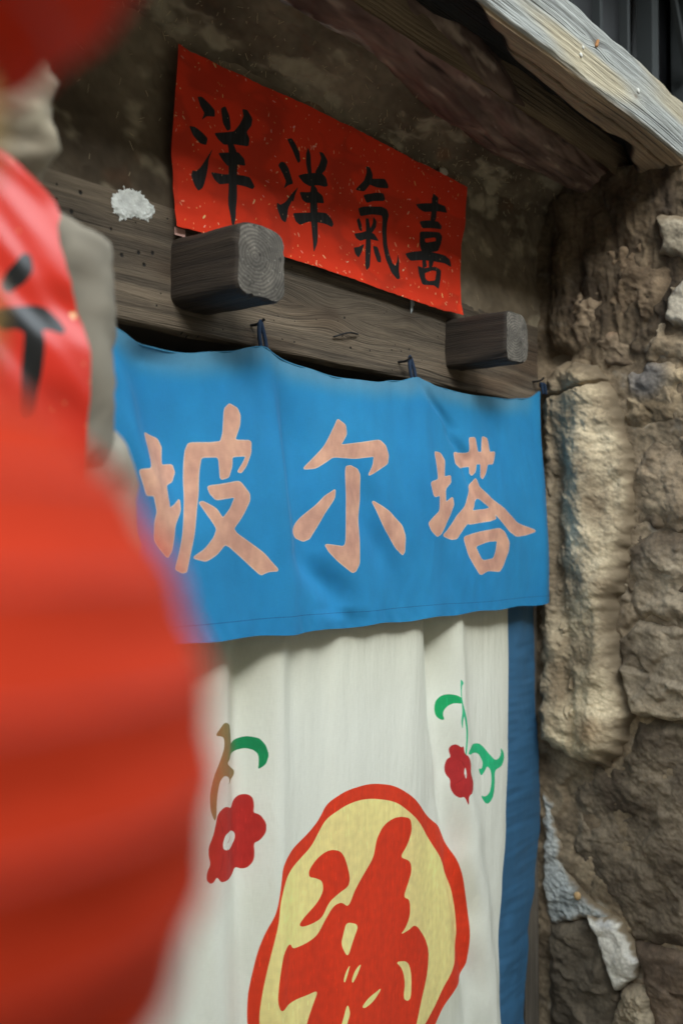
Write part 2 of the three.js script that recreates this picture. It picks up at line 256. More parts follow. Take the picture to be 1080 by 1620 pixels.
// mud-plastered wall over the lintel and its underside running out to the log
const mudWall = new THREE.Group(); mudWall.name = 'mud_wall'; mudWall.userData = { label: 'dark brown mud plastered wall over the lintel, behind the red banner', category: 'wall' }; scene.add(mudWall);
function mudTone(x, y) {
  const n = fbm(x * 5, y * 5, 1.3, 5), f = fbm(x * 40, y * 40, 7, 3);
  let c = mixc([.09, .068, .045], [.24, .195, .135], clamp(.45 + n * 1.7));
  const smear = sstep(.1, .32, fbm(x * 9, y * 14, 5.5, 4)) * .8; c = mixc(c, [.4, .35, .25], smear);
  c = mixc(c, [.2, .09, .045], sstep(.2, .4, fbm(x * 7, y * 9, 11, 3)) * .5);
  return mulc(c, 1 + f * .5);
}
{
  const g = sheet(span(.3, XJ + .02, .003), span(2.03, 2.30, .003), (x, y) => {
    const n = fbm(x * 7, y * 7, 2, 5), under = sstep(.98, 1.04, x) * sstep(1.82, 1.78, x);
    let z = mix(-.002, -.006, under) + (n * .018 + ridge(x * 16, y * 16, 4, 3) * .006 - .006) * (1 - under * .8);
    z += sstep(2.24, 2.30, y) * .012;
    return { p: [x, y, z], c: mudTone(x, y) };
  });
  put('plaster', g, vcol, mudWall);
  // underside
  const s = sheet(span(.3, XJ + .1, .003), span(0, 1, .012), (x, k) => {
    const sag = fbm(x * 6, k * 1.2, 9, 4), y = 2.283 + .085 * k + .02 * Math.sin(k * 3.1) * sag + .012 * fbm(x * 18, k * 4, 3, 3), z = -.006 + .1 * k + .012 * sag;
    const edge = (1 - sstep(0, .12, k)) * .006 * noise(x * 30, 1, 1);
    return { p: [x, y - .008 * (1 - sstep(0, .2, k)) + edge, z], c: mulc(mudTone(x, k * .2 + 5), 1.05) };
  });
  put('underside', s, vcol, mudWall);
  // chopped straw in the mud, uncountable
  const r = rng(5), parts = [];
  for (let i = 0; i < 420; i++) {
    const x = mix(.85, 2.1, r()), k = Math.pow(r(), 1.5) * .9, l = mix(.003, .016, r() * r());
    const b = new THREE.BoxGeometry(l, .0007, .0007); b.rotateZ(r() * 3); b.rotateY(r() * 3); b.translate(x, 2.279 + .085 * k - .004, .001 + .1 * k);
    parts.push(b);
  }
  for (let i = 0; i < 30; i++) {
    const x = r() < .5 ? mix(.84, 1.0, r()) : mix(1.8, 2.1, r()), y = mix(2.05, 2.27, r()), l = mix(.004, .018, r());
    const b = new THREE.BoxGeometry(l, .0005, .0005); b.rotateZ(r() * 3); b.translate(x, y, .004); parts.push(b);
  }
  const st = put('straw', mergeGeometries(parts), std({ color: rgb(.52, .44, .28) }), mudWall); st.userData.kind = 'stuff';
  // pale flake stuck above the banner's right end
  const fl = new THREE.IcosahedronGeometry(.011, 2); fl.scale(1.3, .7, .4); put('plaster_flake', fl, std({ color: rgb(.42, .38, .3) }), mudWall, [1.712, 2.281, .012]);
}

// unseen house front across the narrow alley, added to block low sky light
{
  const b = new THREE.PlaneGeometry(40, 4.6, 40, 8), p = b.attributes.position, col = []; for (let i = 0; i < p.count; i++) col.push(...mudTone(p.getX(i) * .4, p.getY(i) * .4 + 9));
  b.setAttribute('color', new THREE.Float32BufferAttribute(col, 3)); b.rotateY(Math.PI); b.translate(0, 2.3, 3.6); struct('unseen_alley_wall', b, vcol);
}

// upper storey wall with a dark lattice window
const upper = thing('upper_wall', 'brown mud wall of the upper storey, above the weathered beam', 'wall');
{
  const mk = (x0, x1, y0, y1, z0, z1) => { const b = new THREE.BoxGeometry(x1 - x0, y1 - y0, z1 - z0, 12, 8, 3); b.translate((x0 + x1) / 2, (y0 + y1) / 2, (z0 + z1) / 2); return b; };
  const g = mergeGeometries([mk(-1.6, 1.44, 2.475, 3.7, -.3, .2), mk(3.06, 4.6, 2.475, 3.7, -.3, .2), mk(1.44, 3.06, 3.16, 3.7, -.3, .2), mk(1.44, 3.06, 2.475, 2.53, -.3, .2)]);
  const col = []; const p = g.attributes.position; for (let i = 0; i < p.count; i++) { const c = mudTone(p.getX(i) * .3, p.getY(i) * .3); col.push(...c); }
  g.setAttribute('color', new THREE.Float32BufferAttribute(col, 3)); put('wall_body', g, vcol, upper);
  put('unseen_roof_slab', mk(-1.8, 4.8, 3.22, 3.3, -1.2, .62), std({ color: rgb(.1, .09, .08) }), upper);  // unseen overhang added low to darken the window beneath
  const win = thing('lattice_window', 'dark wooden lattice window above the weathered beam at the upper right corner', 'window', [2.25, 2.53, .1]);
  const wood = std({ color: rgb(.014, .017, .019), roughness: .8 }), bar = std({ color: rgb(.026, .034, .038), roughness: .8 });
  const bx = (n, w, h, d, x, y, z, m, rz = 0) => { const b = new THREE.BoxGeometry(w, h, d); b.rotateZ(rz); return put(n, b, m, win, [x, y, z]); };
  bx('frame', 1.62, .04, .06, 0, .02, .03, wood); bx('frame', 1.62, .04, .06, 0, .61, .03, wood); bx('frame', .05, .55, .058, -.785, .315, .03, wood); bx('frame', .05, .55, .058, .785, .315, .03, wood);
  bx('mullion', .04, .55, .04, .2, .315, .02, bar); bx('mullion', .1, .55, .04, .45, .315, .02, bar);
  for (const x of [-.66, -.52, -.38, -.24, -.1, .045, .62]) bx('lattice_bar', .014, .55, .02, x, .315, .03, bar);
  bx('brace', .02, .3, .012, .31, .36, .05, bar, .5); bx('cross_bar', 1.52, .012, .014, 0, .52, .003, bar);
  bx('pane', 1.55, .55, .006, 0, .315, -.02, std({ color: rgb(.006, .007, .009), roughness: .4 }));
}

// ---------------------------------------------------------------- wood
// grain runs along u; lengths in metres
function woodTex(W, H, L, B, o) {
  const c = canvas(W, H), b = canvas(W, H), gb = b.getContext('2d'), ib = gb.createImageData(W, H); const g = c.getContext('2d'), im = g.createImageData(W, H);
  const K = o.knots || [], s = o.seed || 0;
  for (let j = 0; j < H; j++) for (let i = 0; i < W; i++) {
    const u = i / W * L, v = (1 - j / H) * B; let w = v + (o.warp ?? 1) * (.012 * noise(u * 2.1, v * 9, s) + .004 * noise(u * 7, v * 30, s + 3)), knot = 0;
    for (const [ku, kv, kr] of K) { const dx = (u - ku) * .45, dy = v - kv, q = Math.hypot(dx, dy); w += (dy > 0 ? 1 : -1) * kr * Math.exp(-q * q / (kr * kr * 3)); knot = Math.max(knot, Math.exp(-q * q / (kr * kr * .35))); }
    const rings = .5 + .5 * noise(u * .9, w * (o.ring || 130), s + 1), fib = noise(u * 9, w * 650, s + 2), fine = noise(u * 40, w * 1500, s + 5);
    let t = clamp(.5 + (rings - .5) * (o.ringK ?? 1.1) + fib * .42 + fine * .3);
    const crackN = Math.abs(noise(u * 1.1, w * (o.crackF || 60), s + 8)), crackM = sstep(-.1, .35, noise(u * 2.2, v * 14, s + 9)), crack = (1 - sstep(.0, o.crackW ?? .05, crackN)) * crackM * (o.crack ?? .8);
    const blot = fbm(u * 3, v * 11, s + 20, 4);
    let col = o.color(t, u, v, blot, fib); col = mixc(col, [.012, .01, .008], crack * .9); col = mixc(col, o.knot || [.06, .04, .025], knot * .75);
    let h = .55 + (t - .5) * .35 - crack * .5 + blot * .1;
    for (const [hu, hv, hr] of o.holes || []) { const q = Math.hypot(u - hu, v - hv); if (q < hr * 1.6) { const k = 1 - sstep(hr * .7, hr * 1.2, q); col = mixc(col, [.006, .005, .004], k); h -= k * .5; } }
    const k = (j * W + i) * 4; for (let q = 0; q < 3; q++) im.data[k + q] = 255 * Math.pow(clamp(col[q]), 1 / 2.2); im.data[k + 3] = 255;
    ib.data[k] = ib.data[k + 1] = ib.data[k + 2] = clamp(h) * 255; ib.data[k + 3] = 255;
  }
  g.putImageData(im, 0, 0); gb.putImageData(ib, 0, 0); return { map: ctex(c), bumpMap: ctex(b, false) };
}
const greyWood = (t, u, v, blot) => mulc(mixc(mixc([.04, .031, .022], [.19, .15, .105], t), mixc([.036, .023, .014], [.145, .1, .062], t), sstep(.02, .3, fbm(u * 2.2, v * 9, 70, 3))), 1 + blot * 1.1);

// lintel
const lintel = thing('wooden_lintel', 'long grey weathered lintel board with worm holes, behind the two square pegs', 'lintel');
{
  const x0 = .45, x1 = 2.112, y0 = 1.857, y1 = 2.043, r = rng(31), holes = [];
  for (let i = 0; i < 120; i++) holes.push([r() * 1.66, r() * .186, mix(.0009, .0026, r() * r())]);
  for (const [x, y] of [[.86, 2.02], [.845, 1.99], [.9, 1.965], [.93, 1.95], [.96, 1.96], [.985, 1.965], [.97, 1.945], [.9, 1.945]]) holes.push([x - x0, y - y0, .003]);
  const tx = woodTex(2048, 256, x1 - x0, y1 - y0, { seed: 3, holes, ring: 95, crackF: 42, crack: .9, knots: [[.93, .09, .02], [1.16, .12, .014]], color: greyWood });
  const m = std({ ...tx, bumpScale: .0035, roughness: .88 });
  // front face as a fine sheet with a worn rounded edge, then a body behind
  const g = sheet(span(x0, x1, .006), span(y0, y1, .004), (x, y) => {
    const e = Math.min(y - y0, y1 - y, .012) / .012, z = -.01 * (1 - Math.sqrt(1 - (1 - e) ** 2 + 1e-9)) + .0035 * fbm(x * 3, y * 18, 4, 3) + .0012 * ridge(x * 3, y * 90, 5, 2);
    const yy = y + (y < y0 + .003 ? .004 * noise(x * 9, 1, 1) : 0) + (y > y1 - .003 ? .005 * noise(x * 7, 2, 1) : 0);
    return { p: [x, yy, z - .002] };
  }, false, (x, y) => [(x - x0) / (x1 - x0), (y - y0) / (y1 - y0)]);
  put('board', g, m, lintel);
  const b = new THREE.BoxGeometry(x1 - x0, y1 - y0 - .002, .13); b.translate((x0 + x1) / 2, (y0 + y1) / 2, -.013 - .065); put('board_core', b, std({ color: rgb(.11, .09, .07) }), lintel);
  // white plaster splash
  const P = poly(LSPLASH_P[0]);
  const sp = sheet(span(.905, .995, .0012), span(1.995, 2.05, .0012), (x, y) => {
    const d = inside(P, x + .004 * noise(x * 150, y * 150, 2), y + .004 * noise(x * 150, y * 150, 8)) + .003 * noise(x * 260, y * 260, 1); if (d < -.003) return null;
    return { p: [x, y, .0005 + clamp(d * .35, -.004, .0018) + .001 * noise(x * 300, y * 300, 3)], c: mulc([.82, .87, .85], 1 + .3 * noise(x * 90, y * 90, 4)) };
  }); put('plaster_splash', sp, vcol, lintel);
  const drip = sheet(span(1.604, 1.63, .0012), span(1.985, 2.012, .0012), (x, y) => { const d = .0075 - Math.abs(x - 1.616 - .004 * Math.sin(y * 120)) - (2.012 - y) * .22 + .004 * noise(x * 200, y * 60, 3); return d < 0 ? null : { p: [x, y, .0022 + d * .2], c: [.36, .41, .43] }; });
  put('paint_drip', drip, vcol, lintel);
  const iron = std({ color: rgb(.02, .02, .022), roughness: .6, metalness: .4 });
  const tube = (pts, rad) => new THREE.TubeGeometry(new THREE.CatmullRomCurve3(pts.map((q) => new THREE.Vector3(...q))), 10, rad, 6);
  for (const [x, y] of [[.802, 1.893], [1.186, 1.893], [1.58, 1.888], [2.088, 1.912]]) put('nail', tube([[x, y, -.01], [x, y + .001, .018], [x + .002, y + .007, .026]], .0024), iron, lintel);
  put('nail', tube([[1.385, 1.905, .003], [1.42, 1.917, .008], [1.452, 1.92, .003]], .0016), iron, lintel);
  put('nail', tube([[1.035, 1.899, -.004], [1.036, 1.897, .01]], .002), std({ color: rgb(.5, .5, .48), roughness: .4, metalness: .7 }), lintel);
}

// the two square pegs standing out of the lintel
function peg(name, label, x0, x1, y0, y1, len, seed, prof) {
  const t = thing(name, label, 'wooden peg', [x0, y0, 0]), w = x1 - x0, h = y1 - y0;
  // side skin swept along z, and an end-grain face
  const N = 120, ring = []; for (let i = 0; i < N; i++) { const a = i / N * Math.PI * 2; ring.push(prof(a, w, h)); }
  let per = [0]; for (let i = 1; i <= N; i++) { const a = ring[i - 1], b = ring[i % N]; per.push(per[i - 1] + Math.hypot(a[0] - b[0], a[1] - b[1])); }
  const tx = woodTex(512, 1024, len + .02, per[N], { seed, ring: 80, crack: .7, crackF: 45, color: (t, u, v, b) => mulc(mixc([.014, .0095, .0065], [.055, .039, .026], t), 1 + b * 1.3) });
  const at = (i, z) => { const q = ring[i % N], k = 1 - .05 * sstep(len - .006, len, z), cx = w / 2, cy = h / 2, n = 1 + .055 * noise(q[0] * 32, q[1] * 32, z * 14 + seed) - .05 * sstep(.25, .6, noise(q[0] * 55, q[1] * 55, z * 40 + seed + 4)) * sstep(len - .05, len, z) + .012 * noise(q[0] * 130, q[1] * 130, z * 60 + seed) * sstep(len - .03, len, z); return [cx + (q[0] - cx) * k * n, cy + (q[1] - cy) * k * n, z]; };
  const side = sheet(Array.from({ length: N + 1 }, (_, i) => i), [-.02, 0, .02, .04, .06, .08, .1, len - .012, len - .006, len - .003, len], (i, z) => ({ p: at(i, z) }), false, (i, z) => [(z + .02) / (len + .02), per[i] / per[N]]);
  put('shaft', side, std({ ...tx, bumpScale: .003, roughness: .75 }), t);
  const C = canvas(512, 512); pixels(C, (d, o, x, y) => {
    const u = x / 512 * w, v = y / 512 * h, q = Math.hypot(u - w * .35 + .004 * noise(u * 40, v * 40, seed), (v - h * .45) * 1.05 + .003 * noise(u * 60, v * 60, 2)), t = .5 + .5 * Math.sin(q * 1150 + 2 * noise(u * 50, v * 50, 6));
    const b = fbm(u * 60, v * 60, seed, 4), ray = noise(Math.atan2(v - h * .45, u - w * .35) * 9, q * 20, 3), sp = sstep(.45, .6, noise(u * 240, v * 240, seed + 4)); let k = mix(.07, .16, t * .7) * (1 + b * .7 + ray * .2);
    let c = [k * 1.05, k * .96, k * .82]; c = mixc(c, [.02, .018, .015], sstep(.48, .58, noise(u * 110, v * 110, seed + 9)) * .8); c = mixc(c, [.5, .48, .42], sp * .3); const an = Math.atan2(v - h * .45, u - w * .35), spl = Math.abs(Math.sin(an * 2.5 + 1.5 * noise(q * 40, seed, 1))); c = mixc(c, [.02, .016, .012], (1 - sstep(.0, .05 + .0006 / (q + .002), spl)) * sstep(.05, .012, q) * .85); c = mulc(c, .8 + .35 * sstep(-.3, .3, noise(u * 26, v * 26, seed + 3)));
    for (let q2 = 0; q2 < 3; q2++) d[o + q2] = 255 * Math.pow(clamp(c[q2]), 1 / 2.2); d[o + 3] = 255;
  });
  const face = sheet(span(0, 1, .05), Array.from({ length: N + 1 }, (_, i) => i), (k, i) => { const q = at(i, len), cx = w / 2, cy = h / 2, x = cx + (q[0] - cx) * k, y = cy + (q[1] - cy) * k; return { p: [x, y, len + .003 * (1 - k * k) + .0015 * noise(x * 60, y * 60, seed) * (1 - k)] }; }, false, (k, i, v) => [v.p[0] / w, v.p[1] / h]);
  put('end_grain', face, std({ map: ctex(C), roughness: .9 }), t);
  t.userData.group = 'square wooden pegs standing out of the lintel';
  return t;
}
const superE = (n, m = n) => (a, w, h) => { const c = Math.cos(a), s = Math.sin(a), k = c > 0 ? n : m; return [w / 2 + w / 2 * Math.sign(c) * Math.pow(Math.abs(c), 2 / k), h / 2 + h / 2 * Math.sign(s) * Math.pow(Math.abs(s), 2 / k)]; };
peg('wooden_peg', 'larger nearer square wooden peg with rounded grey end below the first banner character', 1.02, 1.118, 1.893, 1.998, .134, 14, superE(4.5, 5.5));
peg('wooden_peg', 'smaller farther wooden peg with round-topped end at the lintel right, under the banner corner', 1.737, 1.822, 1.898, 1.996, .136, 47, superE(3, 9));

// the big weathered beam: worn grey front, brown underside, a long crack
{
  const beam = thing('weathered_beam', 'big square weathered grey timber beam at the upper right with cracked brown underside', 'beam');
  const x0 = .5, x1 = 3.3, Z0 = .19, Z1 = .345, Y0 = 2.342, Y1 = 2.465, per = [.155, .123, .155, .123], tot = .556;
  const crackZ = (x) => .303 + .004 * noise(x * 4, 1, 1) + .003 * noise(x * 14, 2, 1) + .0015 * noise(x * 50, 3, 1);
  const hollowZ = (x) => lerpPts([[1.2, .345], [1.3, .34], [1.41, .318], [1.53, .284], [1.87, .27], [1.97, .286], [2.07, .25], [2.2, .2], [2.3, .17]], x) + .006 * noise(x * 16, 6, 6);   // hollow back of the underside, its deep shade painted near black
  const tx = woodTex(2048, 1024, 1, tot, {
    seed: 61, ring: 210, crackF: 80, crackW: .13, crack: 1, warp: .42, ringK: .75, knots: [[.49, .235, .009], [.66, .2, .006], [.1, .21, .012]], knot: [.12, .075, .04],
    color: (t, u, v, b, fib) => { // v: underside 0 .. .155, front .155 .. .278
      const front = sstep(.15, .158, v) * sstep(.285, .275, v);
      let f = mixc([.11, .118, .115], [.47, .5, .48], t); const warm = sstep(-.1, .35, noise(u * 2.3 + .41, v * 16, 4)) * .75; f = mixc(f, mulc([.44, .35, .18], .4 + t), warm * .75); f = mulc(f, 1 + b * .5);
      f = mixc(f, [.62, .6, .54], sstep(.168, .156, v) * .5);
      let un = mixc([.2, .14, .085], [.5, .37, .23], t); un = mulc(un, 1 + b * .9); un = mixc(un, [.012, .01, .008], sstep(.008, -.006, Z0 + v - hollowZ(u + 1.2))); return mixc(un, f, front);
    },
  });
  const S = []; // perimeter points: underside from back to front, front upwards, top, back
  const seg = (n, f) => { for (let i = 0; i < n; i++) S.push(f(i / n)); };
  let acc = 0; const lens = []; const R = .008;
  seg(90, (k) => [mix(Z0, Z1, k), Y0, k * .155]); seg(50, (k) => [Z1, mix(Y0, Y1, k), .155 + k * .123]); seg(14, (k) => [mix(Z1, Z0, k), Y1, .278 + k * .155]); seg(12, (k) => [Z0, mix(Y1, Y0, k), .433 + k * .123]); S.push([Z0, Y0, tot]);
  const g = sheet(span(x0, x1, .005), S.map((_, i) => i), (x, i) => {
    let [z, y, s] = S[i]; const cz = (Z0 + Z1) / 2, cy = (Y0 + Y1) / 2;
    // worn arrises
    const dz = Math.min(z - Z0, Z1 - z), dy = Math.min(y - Y0, Y1 - y), wear = R * (1 + .8 * noise(x * 14, i > 80 && i < 110 ? 2 : 7, 1)), q = Math.max(0, wear - Math.max(dz, dy)) * .5;
    z += Math.sign(cz - z) * q; y += Math.sign(cy - y) * q;
    const under = s < .15, front = s > .155 && s < .278;
    const n = .006 * fbm(x * 2.4, s * 9, 3, 4) + .0018 * ridge(x * 3.5, s * 70, 6, 3);
    if (under) { y -= n; const cd = Math.abs(z - crackZ(x)); y += .03 * Math.exp(-(cd * cd) / (.0022 * .0022)) * sstep(.7, 1.5, x); if (z < crackZ(x)) y += .003; y += .07 * sstep(.004, -.03, z - hollowZ(x)); z += s < .012 ? .012 * noise(x * 8, 4, 2) : 0; } else if (front) z += n; else y += s < .44 ? n : 0;
    y -= .012 * sstep(1.5, 2.4, x) - .004; y += .004 * noise(x * 4, 3, 3);
    return { p: [x, y, z] };
  }, false, (x, i) => [x - 1.2, S[i][2] / tot]);
  for (const k of ['map', 'bumpMap']) tx[k].wrapS = tx[k].wrapT = THREE.MirroredRepeatWrapping;
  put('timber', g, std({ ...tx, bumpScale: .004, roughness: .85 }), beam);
  const fleck = (x, y, s) => { const f = new THREE.IcosahedronGeometry(s, 2); f.scale(1, .8, .35); put('plaster_fleck', f, std({ color: rgb(.62, .63, .6) }), beam, [x, y, Z1 + .001]); };
  fleck(1.868, 2.402, .006); fleck(1.632, 2.384, .005); fleck(1.64, 2.40, .004);
  const ch = new THREE.CapsuleGeometry(.003, .012, 3, 8); ch.rotateZ(-.5); put('wood_splinter', ch, std({ color: rgb(.33, .16, .06) }), beam, [1.69, 2.425, Z1 + .003]);
}

// the rough round log behind it
{
  const log = thing('round_log', 'rough dark brown round log tucked under the ceiling behind the weathered beam', 'log');
  const x0 = .3, x1 = 2.27, N = 110;
  const g = sheet(span(x0, x1, .006), Array.from({ length: N + 1 }, (_, i) => i), (x, i) => {
    const a = i / N * Math.PI * 2, ca = Math.cos(a), sa = Math.sin(a); let r = lerpPts([[1.5, .088], [1.76, .062], [1.95, .05], [2.16, .046]], x); const r0 = r; r += .012 * ridge(x * 7, ca * 1.6, sa * 1.6 + 3, 2) - .006 + .009 * noise(x * 3, ca * 1.3, sa * 1.3) + .006 * fbm(x * 9, ca * 3, sa * 3, 4) + .003 * ridge(x * 5, ca * 9, sa * 9, 3);
    r += .012 * Math.exp(-((x - 1.62) ** 2) / .004) * sstep(.2, .9, Math.cos(a + 1.2)); r *= 1 - .75 * sstep(2.16, 2.27, x) * (1 - .2 * Math.cos(a));
    const cy = lerpPts([[.8, 2.385], [1.29, 2.372], [1.64, 2.332], [1.75, 2.316], [2.04, 2.322], [2.3, 2.34]], x) + r0, cz = .112 + .008 * Math.sin(x * 4 + 1);
    const k = fbm(x * 6, ca * 2.5, sa * 2.5, 4); let c = mixc([.11, .065, .05], [.3, .2, .155], clamp(.5 + k * 2)); c = mixc(c, [.03, .02, .015], sstep(.25, .4, fbm(x * 5, ca * 7, sa * 7 + 9, 4))); c = mixc(c, [.52, .4, .3], sstep(.2, .38, fbm(x * 11, ca * 4, sa * 4 + 5, 4)) * .7);
    c = mixc(c, [.5, .46, .4], sstep(2.2, 2.25, x)); c = mulc(c, 1 + .35 * noise(x * 30, ca * 30, sa * 30));
    return { p: [x, cy + r * sa, cz + r * ca], c };
  }, true);
  put('bark', g, vsoft, log);
}

// ---------------------------------------------------------------- the stone wall on the right of the doorway
const rightWall = thing('stone_wall', 'rough stone and mud wall at the right of the doorway, lit pale where plaster bulges', 'wall');
// base of earth mortar: across the recess side, round the corner and along the front
{
  const bs = [...span(0, .4, .2), ...span(.46, 2.36, .0026)];
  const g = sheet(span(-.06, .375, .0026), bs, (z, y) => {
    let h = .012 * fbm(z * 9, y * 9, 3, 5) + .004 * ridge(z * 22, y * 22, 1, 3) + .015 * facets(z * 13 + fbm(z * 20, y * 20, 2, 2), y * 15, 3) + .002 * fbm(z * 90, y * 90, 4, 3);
    h += .02 * sstep(1.98, 1.9, y) * sstep(.2, 0, z) * 0;
    // vertical runs of mud in the shaded top part
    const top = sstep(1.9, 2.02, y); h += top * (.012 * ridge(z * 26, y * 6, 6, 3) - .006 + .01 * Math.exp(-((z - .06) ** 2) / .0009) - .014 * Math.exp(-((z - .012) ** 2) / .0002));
    h -= .05 * Math.exp(-((z - .04) ** 2) / .0011 - ((y - 1.965) ** 2) / .0003);   // dark hole under the lintel end
    h += .03 * sstep(.26, .36, z) * fbm(z * 6, y * 8, 8, 3);
    const n = fbm(z * 10, y * 10, 12, 5); let c = mixc([.1, .072, .045], [.3, .235, .155], clamp(.5 + n * 1.7));
    c = mixc(c, mulc(mixc([.04, .027, .016], [.16, .118, .072], clamp(.45 + 1.5 * fbm(z * 22, y * 6, 41, 4))), 1 + n), top * .92); c = mixc(c, [.34, .31, .26], sstep(.18, .4, fbm(z * 16, y * 16, 31, 4)) * .5 * (1 - top * .5));  // top mud coloured darker to deepen the shade under the beam
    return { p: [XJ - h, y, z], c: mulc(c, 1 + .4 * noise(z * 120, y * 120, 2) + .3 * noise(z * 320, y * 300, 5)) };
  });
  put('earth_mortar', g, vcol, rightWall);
  const core = new THREE.BoxGeometry(2.5, 2.33, .62); core.translate(XJ + .03 + 1.25, 1.165, .03); put('rubble_core', core, std({ color: rgb(.2, .16, .11) }), rightWall);
}
// one stone of the recess side: outline in (z, y), its own height, tilt and tone
function jambStone(name, key, o) {
  const P = poly(JAMB_P[key]), a = P.map((q) => q[0]), b = P.map((q) => q[1]), m = .01, w = o.wob ?? .006;
  const g = sheet(span(Math.min(...a) - m, Math.min(.372, Math.max(...a) + m), .0023), span(Math.max(.45, Math.min(...b) - m), Math.max(...b) + m, .0023), (z, y) => {
    const d = inside(P, z + w * noise(z * 40, y * 40, o.seed), y + w * noise(z * 40, y * 40, o.seed + 5)); if (d < -.006) return null;
    const e = clamp((d + .006) / o.round), dome = Math.sqrt(clamp(1 - (1 - e) ** 2)), cz = z - (Math.min(...a) + Math.max(...a)) / 2, cy = y - (Math.min(...b) + Math.max(...b)) / 2;
    const fw = fbm(z * 14, y * 14, o.seed, 3), chip = (o.chip || 0) * (.3 * (ridge(z * 11 + o.seed, y * 13, 3, 3) - .4) + (o.fac ?? 1.3) * facets(z * (o.fs ?? 15) + fw * 1.1, y * (o.fs ?? 15) * 1.25 + fw, o.seed) + .12 * facets(z * 46 + fw * 3, y * 60, o.seed + 9));
    let h = -.02 + dome * (o.h + .02) + dome * (fbm(z * 12 + o.seed, y * 12, 1, 5) * (o.rough ?? .015) + chip + (o.tz || 0) * cz + (o.ty || 0) * cy + (o.fine ?? .0022) * fbm(z * 110, y * 110, 6, 3));
    if (o.extra) h += dome * o.extra(z, y);
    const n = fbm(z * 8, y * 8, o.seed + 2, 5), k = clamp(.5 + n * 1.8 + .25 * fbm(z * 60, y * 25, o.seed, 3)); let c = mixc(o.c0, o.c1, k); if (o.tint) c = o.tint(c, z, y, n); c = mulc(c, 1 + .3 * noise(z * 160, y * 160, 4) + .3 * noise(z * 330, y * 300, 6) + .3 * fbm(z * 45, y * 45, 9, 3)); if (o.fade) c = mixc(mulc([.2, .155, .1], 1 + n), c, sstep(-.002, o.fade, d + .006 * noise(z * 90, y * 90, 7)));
    return { p: [XJ - h, y, z], c };
  });
  return put(name, g, vcol, rightWall);
}
const mudC0 = [.23, .175, .11], mudC1 = [.64, .54, .37];
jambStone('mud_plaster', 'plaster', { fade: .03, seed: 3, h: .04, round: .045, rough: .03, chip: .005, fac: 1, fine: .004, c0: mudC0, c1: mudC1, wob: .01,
  extra: (z, y) => .022 * Math.exp(-((z - .135 - .02 * Math.sin(y * 6)) ** 2) / .0012) * sstep(1.0, 1.3, y) - .012 * Math.exp(-((z - .06) ** 2) / .0004) * sstep(1.3, 1.5, y) + .022 * Math.exp(-((y - 1.15) ** 2) / .005)
    - .022 * Math.exp(-(((y - 1.885 - .16 * (z - .08) + .004 * noise(z * 60, 1, 1)) / .0035) ** 2)) - .012 * sstep(.03, .0, Math.abs(z - .05 + .1 * (y - 1.6))) * sstep(.35, .45, ridge(z * 20, y * 8, 15, 3)),
  tint: (c, z, y, n) => mixc(mixc(c, [.2, .155, .105], sstep(.11, .05, z + .02 * noise(y * 20, z * 20, 3)) * .75 * sstep(1.25, 1.45, y)), [.42, .27, .15], sstep(.05, .0, Math.hypot(z - .15, y - 1.16)) * .4) }).userData.label = 'pale bulging column of dried mud plaster';  // inner half of the plaster darkened, its shade put into the colour
jambStone('stone', 'bigB', { seed: 21, h: .012, round: .05, rough: .03, chip: .011, fs: 9, fine: .004, tz: .12, c0: [.065, .048, .032], c1: [.2, .16, .112], extra: (z, y) => -.03 * sstep(.1, .02, z) });
jambStone('stone', 'A3', { seed: 33, h: .035, round: .018, rough: .02, chip: .011, ty: -.1, c0: [.1, .076, .05], c1: [.33, .27, .19], extra: (z, y) => .018 * sstep(1.28, 1.27, y + .2 * (z - .28)) - .01 });
jambStone('stone', 'A2', { seed: 39, h: .016, round: .05, wob: .016, rough: .024, chip: .012, c0: [.12, .09, .06], c1: [.33, .27, .19] });
jambStone('stone', 'A1', { seed: 45, h: .012, round: .055, wob: .018, rough: .026, chip: .012, c0: [.1, .072, .046], c1: [.31, .24, .16] });
jambStone('stone', 'A0', { seed: 51, h: .01, round: .045, wob: .016, rough: .022, chip: .012, c0: [.15, .11, .065], c1: [.46, .36, .23], tint: (c, z, y) => mixc(c, [.13, .13, .135], sstep(.06, .02, Math.hypot((z - .25) * .8, y - 1.9)) * .8) });
jambStone('stone', 'G', { seed: 57, h: .012, round: .04, wob: .014, rough: .02, chip: .012, c0: [.26, .2, .13], c1: [.48, .4, .28] });
jambStone('stone', 'F', { fade: .012, seed: 63, h: .024, round: .026, wob: .012, rough: .012, chip: .005, c0: [.4, .36, .28], c1: [.6, .55, .46] });
jambStone('stone', 'E', { fade: .012, seed: 69, h: .022, round: .024, wob: .012, rough: .008, chip: .004, c0: [.28, .24, .17], c1: [.44, .39, .3] });
jambStone('stone', 'brown', { seed: 75, h: .006, round: .05, wob: .02, rough: .024, chip: .013, c0: [.07, .046, .026], c1: [.24, .175, .11] });
jambStone('mud_clod', 'brown2', { seed: 81, h: .006, round: .045, wob: .018, rough: .024, chip: .012, c0: [.085, .06, .038], c1: [.25, .19, .125], tint: (c, z, y) => mixc(c, [.33, .17, .1], sstep(.04, .01, Math.hypot(z - .17, y - 2.03)) * .5) });
jambStone('stone', 'C', { seed: 87, h: .022, round: .035, rough: .022, chip: .012, c0: [.045, .036, .025], c1: [.13, .105, .074] });
jambStone('stone', 'Dd', { seed: 93, h: .02, round: .03, rough: .02, chip: .012, c0: [.075, .052, .035], c1: [.2, .145, .1] });
jambStone('mortar_crumb', 'crumb', { seed: 99, h: .03, round: .03, rough: .02, chip: .02, fine: .012, c0: [.2, .16, .11], c1: [.36, .3, .21] });
